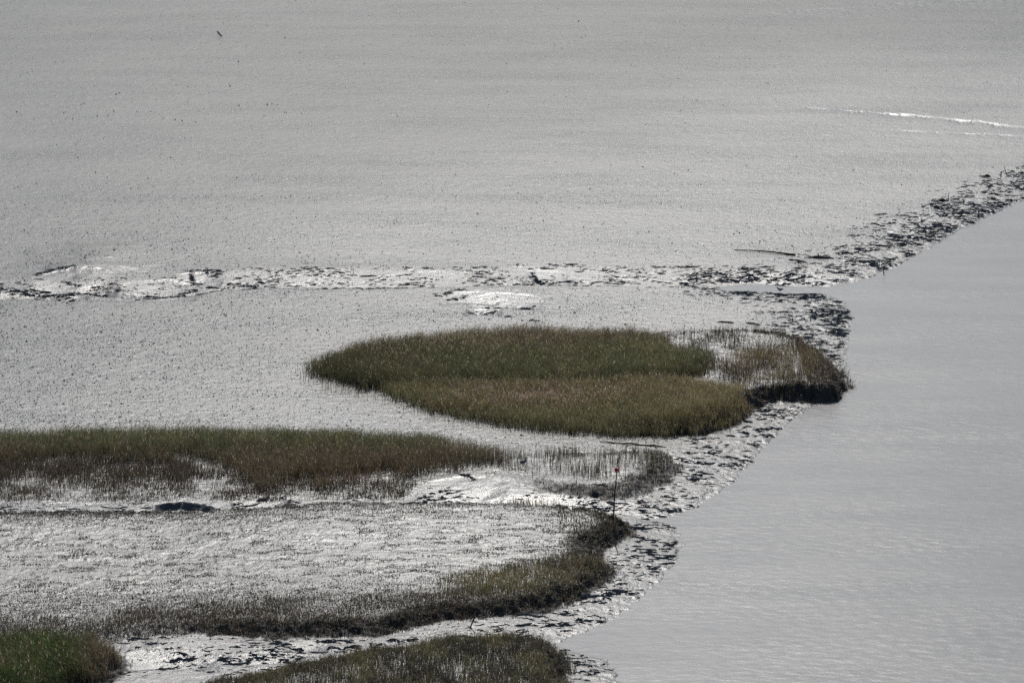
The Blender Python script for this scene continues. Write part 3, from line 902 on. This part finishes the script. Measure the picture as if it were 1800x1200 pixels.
LIPS = [([(-20, 508), (60, 512), (100, 516), (130, 519)], 3), ([(62, 485), (95, 480), (125, 477)], 1.6), ([(105, 499), (140, 500)], 1),
        ([(118, 511), (160, 510), (190, 514)], 1.2), ([(250, 523), (280, 521), (310, 514), (345, 506)], 1.6), ([(330, 479), (370, 477), (392, 482)], 2),
        ([(334, 479), (341, 498)], 1.4), ([(318, 519), (345, 517)], 1), ([(400, 497), (455, 500)], 2), ([(765, 521), (800, 515)], 2),
        ([(798, 512), (822, 511)], 1), ([(780, 527), (812, 525), (820, 520)], 1.3), ([(850, 540), (885, 540)], 1), ([(820, 548), (842, 551), (872, 545)], 1.5),
        ([(908, 543), (942, 540)], 1.8), ([(878, 555), (902, 557)], 1), ([(918, 563), (947, 564)], 1.3), ([(930, 472), (978, 471)], 1.3),
        ([(935, 477), (944, 489), (956, 496)], 1.3), ([(1150, 470), (1200, 471)], 1), ([(1225, 479), (1282, 481)], 1.2), ([(1290, 488), (1332, 485)], 1.6),
        ([(1360, 497), (1395, 488)], 1.5), ([(1385, 500), (1430, 494)], 1.5), ([(730, 880), (760, 869), (792, 861)], 1.0), ([(800, 838), (821, 841), (834, 849)], 1.2),
        ([(740, 882), (778, 873)], .8), ([(758, 886), (792, 878)], .7), ([(430, 1158), (470, 1151), (535, 1156)], 3), ([(480, 1127), (500, 1132), (528, 1141)], 2),
        ([(600, 1143), (680, 1131), (735, 1121)], 1.6), ([(560, 1128), (620, 1125)], 1.2), ([(290, 1160), (340, 1156)], 1.2), ([(1040, 862), (1075, 861)], 1.2),
        ([(960, 1095), (1010, 1084), (1060, 1080)], 1.3), ([(1000, 1052), (1060, 1040), (1110, 1030)], 1.3), ([(1060, 889), (1110, 887)], 1.3),
        ([(1150, 894), (1220, 882), (1260, 876)], 1.4), ([(1130, 884), (1185, 888)], 1), ([(1290, 752), (1330, 758), (1360, 757)], 1.2),
        ([(1330, 748), (1375, 742)], 1), ([(1200, 795), (1260, 792)], 1), ([(560, 503), (640, 503), (700, 502)], .7), ([(700, 498), (760, 495)], .8)]


def ledges():
    """broken lips of mud lying across the slope of the river apron and the gullies"""
    n = 900000
    y = rng.uniform(176, 312, n); x = rng.uniform(-1, 1, n) * 0.135 * y
    z, dR_, top_, e_, r_ = land(x, y, True)
    _, t, t2 = ledge_phase(x, y)
    on = np.exp(-((t - np.floor(t)) / 0.055)) + 0.6 * np.exp(-((t2 - np.floor(t2)) / 0.08)) + 0.07
    cl = on * np.clip(0.55 + 1.9 * fbm(x * 0.35, y * 0.3, 601, 3), 0.05, 1)
    far_r = sstep(8, 16, x) * sstep(240, 252, y) * (dR_ < 9) * (y > 230)
    near = sstep(0.0, 0.4, dR_) * (1 - sstep(3.5, 7.5, dR_ + 2.5 * fbm(x * .3, y * .3, 603, 2)))
    gl = np.where((dR_ > 7), 0.60 + 0.35 * sstep(235, 255, y), 0.0)
    n_in = y > 240
    k = r_ * cl * np.clip(near * (0.6 + 0.5 * far_r) + gl, 0, 1) * 0.9 + 0.25 * near * cl
    k = k * np.where(y > 228, 0.72 + 0.75 * far_r, 0.55)
    m = (rng.uniform(0, 1, n) < k) & (z > 0.02) & (top_ < 0.4) & (e_ < 0.25)
    x, y, z = x[m], y[m], z[m]; nn = len(x)
    lx, ly = [], []
    for (pts, wd) in LIPS:
        q = poly(pts, 0.35); sg = np.hypot(*(q[1:] - q[:-1]).T)
        for a, b_, L1 in zip(q[:-1], q[1:], sg):
            m_ = int(L1 * 6 * wd) + 2; t_ = rng.uniform(0, 1, m_)
            lx.append(a[0] + (b_[0] - a[0]) * t_ + rng.normal(0, .05, m_)); ly.append(a[1] + (b_[1] - a[1]) * t_ + rng.normal(0, 0.12 + 0.16 * (wd - 1), m_))
    lx, ly = np.concatenate(lx), np.concatenate(ly)
    x = np.concatenate([x, lx]); y = np.concatenate([y, ly]); z = np.concatenate([z, land(lx, ly)]); n = len(x)
    L_ = np.clip(rng.lognormal(math.log(0.17), 0.55, n), 0.05, 0.7) * np.where(y > 228, 0.85, 1.0)          # half length
    hgt = np.clip(0.026 + 0.11 * L_ * rng.uniform(0.4, 1.4, n), 0.022, 0.085)
    hgt[nn:] *= rng.uniform(0.9, 1.5, n - nn); L_[nn:] = rng.uniform(0.08, 0.28, n - nn)
    ang = rng.normal(0.10, 0.30, n); ca, sa = np.cos(ang), np.sin(ang)
    K = 7
    v = np.zeros((n, 3 * K, 3))
    for i in range(K):
        u = -1 + 2 * i / (K - 1); pr = (1 - u * u) ** 0.6 + 0.02
        dx = u * L_; dy = rng.normal(0, 0.02, n) + 0.18 * L_ * np.sin(2.5 * u + ang * 20)
        hz = hgt * pr * rng.uniform(0.6, 1.15, n)
        for q, (oy, zf) in enumerate(((-0.10, 0.0), (0.0, 1.0), (0.14, 0.0))):
            oyv = oy * pr * (0.5 + L_)
            px_ = x + (dx * ca - (dy + oyv) * sa); py_ = y + (dx * sa + (dy + oyv) * ca)
            v[:, q * K + i] = np.stack([px_, py_, z + hz * zf - (0.025 if zf == 0 else 0.0)], 1)
    base = (3 * K) * np.arange(n)[:, None]
    f = np.concatenate([base + np.array([[q * K + i, q * K + i + 1, (q + 1) * K + i + 1, (q + 1) * K + i]]) for q in (0, 1) for i in range(K - 1)])
    o = mesh_np("mud_ledges", v.reshape(-1, 3), [f], M_MUD, smooth=False)
    tag(o, "broken dark lips of slumped mud along the river edge and the gullies", "mud ledges", kind='stuff')
    print('ledges', n)


ledges()

# ------------------------------------------------------------------ posts, driftwood, birds
def tube(points, radii, sides=8, jag=0.0):
    """closed tapering tube through points -> verts, faces"""
    P = [Vector(p) for p in points]
    vs, fs = [], []
    for i, p in enumerate(P):
        t = (P[min(i + 1, len(P) - 1)] - P[max(i - 1, 0)]).normalized()
        a = t.orthogonal().normalized() if i == 0 else (a - t * a.dot(t)).normalized()
        b_ = t.cross(a)
        for k in range(sides):
            th = 2 * math.pi * k / sides
            r = radii[i] * (1 + jag * rng.normal())
            vs.append(p + (a * math.cos(th) + b_ * math.sin(th)) * r)
    n = len(P)
    for i in range(n - 1):
        for k in range(sides):
            k2 = (k + 1) % sides
            fs.append((i * sides + k, i * sides + k2, (i + 1) * sides + k2, (i + 1) * sides + k))
    fs.append(tuple(range(sides))[::-1]); fs.append(tuple((n - 1) * sides + k for k in range(sides)))
    return vs, fs


class MB:
    def __init__(self): self.v = []; self.f = []

    def add(self, vf):
        o = len(self.v); self.v += [tuple(p) for p in vf[0]]; self.f += [tuple(i + o for i in f) for f in vf[1]]
        return self

    def ellipsoid(self, c, r, rot=None, nu=12, nv=8, fn=None):
        o = len(self.v); c = Vector(c)
        for j in range(nv + 1):
            ph = math.pi * j / nv
            for i in range(nu):
                th = 2 * math.pi * i / nu
                p = Vector((math.cos(th) * math.sin(ph) * r[0], math.sin(th) * math.sin(ph) * r[1], math.cos(ph) * r[2]))
                if fn: p = fn(p)
                if rot: p = rot @ p
                self.v.append(tuple(p + c))
        for j in range(nv):
            for i in range(nu):
                i2 = (i + 1) % nu
                self.f.append((o + j * nu + i, o + (j + 1) * nu + i, o + (j + 1) * nu + i2, o + j * nu + i2))
        return self

    def build(self, name, mat, parent=None, loc=None, smooth=True):
        me = bpy.data.meshes.new(name); me.from_pydata(self.v, [], self.f); me.update()
        for p in me.polygons: p.use_smooth = smooth
        me.materials.append(mat)
        o = link(bpy.data.objects.new(name, me))
        if parent: o.parent = parent
        if loc is not None: o.location = loc
        return o


def stand(px, py, z0=0.3):
    """ground point seen at this place, settled on the relief"""
    z = z0
    for _ in range(6):
        x, y = ground(px, py, z); z = float(land(np.array([float(x)]), np.array([float(y)]))[0])
        z = max(z, 0.0)
    return float(x), float(y), z


def empty(name, loc):
    o = link(bpy.data.objects.new(name, None)); o.location = loc; o.empty_display_size = 0.2
    return o


def stake(name, px, py, hpx, leanpx, r, label, cat='stake', group=None, mat=None):
    x, y, z = stand(px, py)
    sc = FPX / math.sqrt(x * x + y * y + CAM_H ** 2)
    h = hpx / sc; lx = leanpx / sc
    pts = [(-0.12 * lx, 0, -0.3)] + [(lx * t + 0.02 * math.sin(7 * t + px), 0.02 * math.sin(5 * t), h * t) for t in (0, .25, .5, .75, 1)]
    o = MB().add(tube(pts, [r * 1.15, r * 1.1, r, r * .95, r * .85, r * .7], 8, 0.06)).build(name, mat or M_WOOD, loc=(x, y, z))
    tag(o, label, cat, group)
    return o


# tall pole with a red top
x, y, z = stand(1077, 920)
sc = FPX / math.sqrt(x * x + y * y + CAM_H ** 2)
pole = empty("marker_pole", (x, y, z))
H = 97 / sc; LX = 6.5 / sc
MB().add(tube([(-.02, 0, -.3)] + [(LX * t + 0.012 * math.sin(9 * t), 0, H * t) for t in np.linspace(0, 1, 8)],
              [0.048] + list(np.linspace(0.048, 0.028, 8)), 8, 0.05)).build("pole", M_POLE, pole)
fl = MB()
top_p = Vector((LX, 0, H))
# bunched cloth: a knotted body and two hanging tails
fl.ellipsoid(top_p + Vector((0, 0, 0.02)), (0.115, 0.08, 0.085), fn=lambda p: p * (1 + 0.25 * math.sin(p.x * 50) * math.cos(p.z * 43)))
fl.add(tube([top_p + Vector(q) for q in ((0.03, 0, 0), (0.08, .01, -.07), (0.07, .02, -.17))], [0.05, 0.04, 0.01], 6, 0.15))
fl.add(tube([top_p + Vector(q) for q in ((-.03, 0, 0), (-.02, -.03, -.12), (-.01, -.04, -.24))], [0.05, 0.035, 0.01], 6, 0.15))
fl.build("cloth_flag", M_RED, pole)
tag(pole, "tall thin pole topped with a red cloth on the muddy point", "marker pole")

stake("leaning_stake", 827, 1103, 26, 9, 0.035, "dark stake leaning right out of the muddy channel near the bottom", group=None)
stake("stake", 1759, 310, 9, 1.2, 0.045, "short upright stake left of the pale rope by the far right bank")
stake("stake", 1667, 350, 12, 0.6, 0.030, "thin stake beside the far driftwood with a raised knob")
stake("stake", 1720, 381, 11, 0.5, 0.065, "thick dark stake at the water's edge near the right edge")
stake("stake", 1694, 357, 6, 0.3, 0.055, "stubby stake in the rilled mud between the driftwood and the thick dark stake")
stake("stake", 1620, 390, 5, 0.0, 0.050, "stubby stake at the upper edge of the bank just below the dark wading bird")
stake("stake", 1553, 481, 14, 1.5, 0.035, "crooked twig standing in the shallows below the rilled bank", 'twig')
stake("stake", 1425, 564, 7, 0.0, 0.030, "small stick on the mud behind the islet's right end, nearer the river", 'stick')
stake("stake", 1393, 564, 5, 0.4, 0.032, "small stick on the mud behind the islet, farther from the river", 'stick')
# leaning stake with pale rope at its foot
x, y, z = stand(1770, 309)
sc = FPX / math.sqrt(x * x + y * y + CAM_H ** 2)
t = empty("roped_stake", (x, y, z))
MB().add(tube([(0.02, 0, -.2), (0, 0, 0), (-3 / sc, 0, 9 / sc), (-5 / sc, 0, 16 / sc)], [.035, .033, .028, .02], 8, .05)).build("pole", M_WOOD, t)
rp = [(0.05 + 0.25 * (i / 14) + 0.05 * math.sin(i * 1.9), 0.12 * math.sin(i * 1.3), 0.05 + 0.05 * abs(math.sin(i * 1.1))) for i in range(15)]
MB().add(tube(rp, [0.028] * 15, 6, .1)).build("rope", M_PALE, t)
tag(t, "stake leaning left with a pale tangle of rope at its foot", "stake")


def along(px0, py0, px1, py1, n, zoff, bow=0.0, lift=None, z0=0.35):
    a = Vector(stand(px0, py0, z0)); b_ = Vector(stand(px1, py1, z0))
    pts = []
    for i in range(n):
        s = i / (n - 1)
        p = a.lerp(b_, s)
        p.z = a.z * (1 - s) + b_.z * s + zoff + bow * math.sin(math.pi * s) + (lift(s) if lift else 0)
        pts.append(p)
    return pts


def lying(name, pts, radii, label, cat, extra=None, mat=None, jag=.08):
    o0 = pts[0].copy()
    mb = MB().add(tube([p - o0 for p in pts], radii, 8, jag))
    for e in (extra or []):
        mb.add(tube([Vector(q) - o0 for q in e[0]], e[1], 6, .1))
    o = mb.build(name, mat or M_WOOD, loc=o0)
    tag(o, label, cat)
    return o


pts = along(1290, 440, 1398, 449, 12, 0.04, 0.08)
lying("lying_pole", pts, list(np.linspace(0.028, 0.085, 12)), "long slightly bowed pole lying on the open mud behind the gully", "pole", jag=.03)
pts = along(1414, 453, 1466, 455, 12, 0.03, 0.05)
m_ = pts[5]
lying("driftwood_log", pts, [.02, .03, .05, .07, .12, .15, .12, .11, .1, .08, .05, .02], "dark lumpy driftwood log lying just right of the long pole", "driftwood",
      [([m_, m_ + Vector((.05, 0, .15)), m_ + Vector((.02, .05, .3))], [.06, .04, .015]),
       ([pts[3], pts[3] + Vector((-.5, .3, .12)), pts[3] + Vector((-1.0, .4, .05))], [.04, .03, .01])])
pts = along(1386, 457, 1418, 462, 10, 0.04, 0.05)
lying("driftwood_branch", pts, [.02, .05, .06, .04, .07, .09, .08, .07, .05, .02], "twisted dark branch on the mud below the driftwood log", "driftwood",
      [([pts[4], pts[4] + Vector((.3, -.8, .1)), pts[4] + Vector((.7, -1.3, .05))], [.05, .04, .02])])
pts = along(1636, 353, 1667, 354, 12, 0.03, 0.0, lambda s: 0.10 * math.exp(-((s - .65) / .12) ** 2))
lying("driftwood_log", pts, [.015, .03, .03, .035, .04, .06, .10, .13, .10, .06, .05, .02], "far driftwood with a raised knob next to a thin stake", "driftwood")
pts = along(1720, 310, 1742, 311, 10, 0.03, 0.0, lambda s: 0.08 * math.exp(-((s - .7) / .12) ** 2))
lying("driftwood_log", pts, [.015, .03, .04, .06, .07, .08, .11, .10, .06, .02], "small driftwood log left of the two far stakes near the right edge", "driftwood")
pts = along(1641, 364, 1651, 364, 7, 0.03, 0.03)
lying("driftwood_lump", pts, [.02, .06, .08, .10, .09, .06, .02], "short dark driftwood lump just right of the dark wading bird", "driftwood")
pts = along(1726, 312, 1762, 320, 8, 0.04, 0.03)
lying("fallen_stick", pts, [.02] * 8, "thin stick lying toward the rilled bank below the small driftwood log", "stick")
pts = along(1054, 777, 1172, 786, 16, 0.03, 0.02, lambda s: 0.03 * math.sin(s * 17))
lying("lying_branch", pts, [.02, .03, .04, .045, .05, .04, .05, .06, .05, .05, .06, .05, .06, .05, .03, .02], "long thin dark branch lying on mud in front of the islet", "branch")
pts = along(382, 56, 390, 65, 5, 0.05, 0.08)
lying("fallen_stick", pts, [.05, .06, .07, .06, .03], "short dark stick alone on the far mud, upper left", "stick")
pts = along(1262, 566, 1290, 568, 8, 0.03, 0.03)
lying("fallen_stick", pts, [.02, .04, .05, .04, .05, .05, .04, .02], "dark stick lying just behind the islet's thin reeds", "stick")
pts = along(1310, 568, 1336, 571, 8, 0.03, 0.03)
lying("fallen_stick", pts, [.02, .04, .05, .05, .05, .04, .04, .02], "dark stick lying at the head of the curved bank of the islet", "stick")
pts = along(868, 1110, 886, 1105, 6, 0.06, 0.03)
lying("fallen_stick", pts, [.03, .04, .04, .04, .03, .02], "short stick lying on mud right of the leaning stake", "stick")


def bird(px, py, L, face, label, cat, body_m, long_neck=False, mat_leg=M_LEG):
    """wading bird standing on the mud; face = +1 looks right"""
    x, y, z = stand(px, py)
    t = empty("wading_bird", (x, y, z))
    leg = L * (0.5 if not long_neck else 0.75)
    from mathutils import Matrix
    tilt = Matrix.Rotation(math.radians(-face * (12 if not long_neck else 38)), 3, 'Y')
    prof = []
    # one continuous body: tail, belly, breast, neck, head
    def pt(s, q): return Vector((face * s, 0, q))
    if not long_neck:
        path = [(-.62, .02), (-.45, .02), (-.25, 0), (0, 0), (.22, .05), (.34, .17), (.40, .30), (.46, .36), (.53, .35)]
        rad = [.02, .07, .15, .20, .17, .10, .085, .085, .03]
    else:
        path = [(-.50, -.22), (-.35, -.14), (-.15, -.04), (.05, .08), (.2, .2), (.22, .34), (.16, .48), (.22, .58), (.33, .58)]
        rad = [.02, .07, .14, .16, .11, .06, .05, .055, .02]
    pts = [pt(a * L, leg + 0.18 * L + q * L) for a, q in path]
    MB().add(tube(pts, [r * L for r in rad], 12)).build("body", body_m, t)
    h = pts[-2]
    MB().add(tube([h + pt(.04 * L, 0), h + pt(.18 * L, -.02 * L), h + pt(.34 * L, -.06 * L)], [.03 * L, .018 * L, .004 * L], 6)).build("bill", M_BEAK, t)
    for s in (-1, 1):
        MB().add(tube([(0.03 * s * L, 0.05 * s * L, leg + .1 * L), (-.02 * face * L + 0.02 * s * L, .05 * s * L, leg * .5), (0.02 * s * L, .05 * s * L, 0.0),
                       (face * .1 * L, .05 * s * L, -0.003)], [.03 * L, .014 * L, .014 * L, .01 * L], 6)).build("leg", mat_leg, t)
        w_ = MB().ellipsoid((-face * .12 * L, s * .15 * L, leg + .22 * L), (.36 * L, .05 * L, .13 * L))
        w_.build("wing", body_m, t)
    tag(t, label, cat)
    return t


bird(1623, 369, 0.36, 1, "small dark wading bird standing on the far mud above the rilled bank", "bird", M_DARKF)
bird(1371, 516, 0.42, -1, "slate blue bird on the mud spit beside the narrow inlet", "bird", M_BLUEF)
bird(921, 824, 0.42, 1, "dark heron like bird standing hunched among sparse grey stems", "bird", M_BLUEF, True)

# scattered pebbles on the far mud
spots = [(503, 198), (500, 198), (1017, 38), (372, 109), (419, 109), (240, 196), (243, 197), (190, 203), (204, 166), (210, 164), (330, 180),
         (36, 134), (30, 197), (330, 153), (405, 153), (434, 181), (470, 184), (478, 183), (548, 215), (137, 277), (521, 231), (142, 184),
         (501, 67), (265, 196), (287, 208), (308, 211), (320, 213), (344, 215), (200, 196), (171, 204), (115, 197), (112, 199), (29, 197),
         (128, 209), (464, 204), (530, 200), (350, 195), (404, 151), (420, 186), (300, 277), (168, 303), (260, 313), (232, 180), (148, 183),
         (1203, 45), (1259, 112), (1130, 294), (1290, 412), (1400, 276), (1585, 325), (1500, 300), (1300, 410), (890, 112), (1296, 407)]
peb = MB().ellipsoid((0, 0, 0.03), (0.09, 0.07, 0.075), nu=9, nv=6, fn=lambda p: p * (1 + 0.12 * math.sin(p.x * 61 + p.y * 37) * math.cos(p.z * 49)))
proto = None
for i, (px, py) in enumerate(spots):
    x, y, z = stand(px, py)
    if proto is None:
        o = proto = peb.build("mud_pebble", M_CLOD)
    else:
        o = proto.copy(); link(o)
    s = rng.uniform(0.4, 0.85)
    o.location = (x, y, z); o.rotation_euler = (0, 0, rng.uniform(0, 6.28)); o.scale = (s, s, s)
    tag(o, "tiny dark rounded pebble lying on the far open mud", "pebble", "pebbles dotted over the far mudflat")
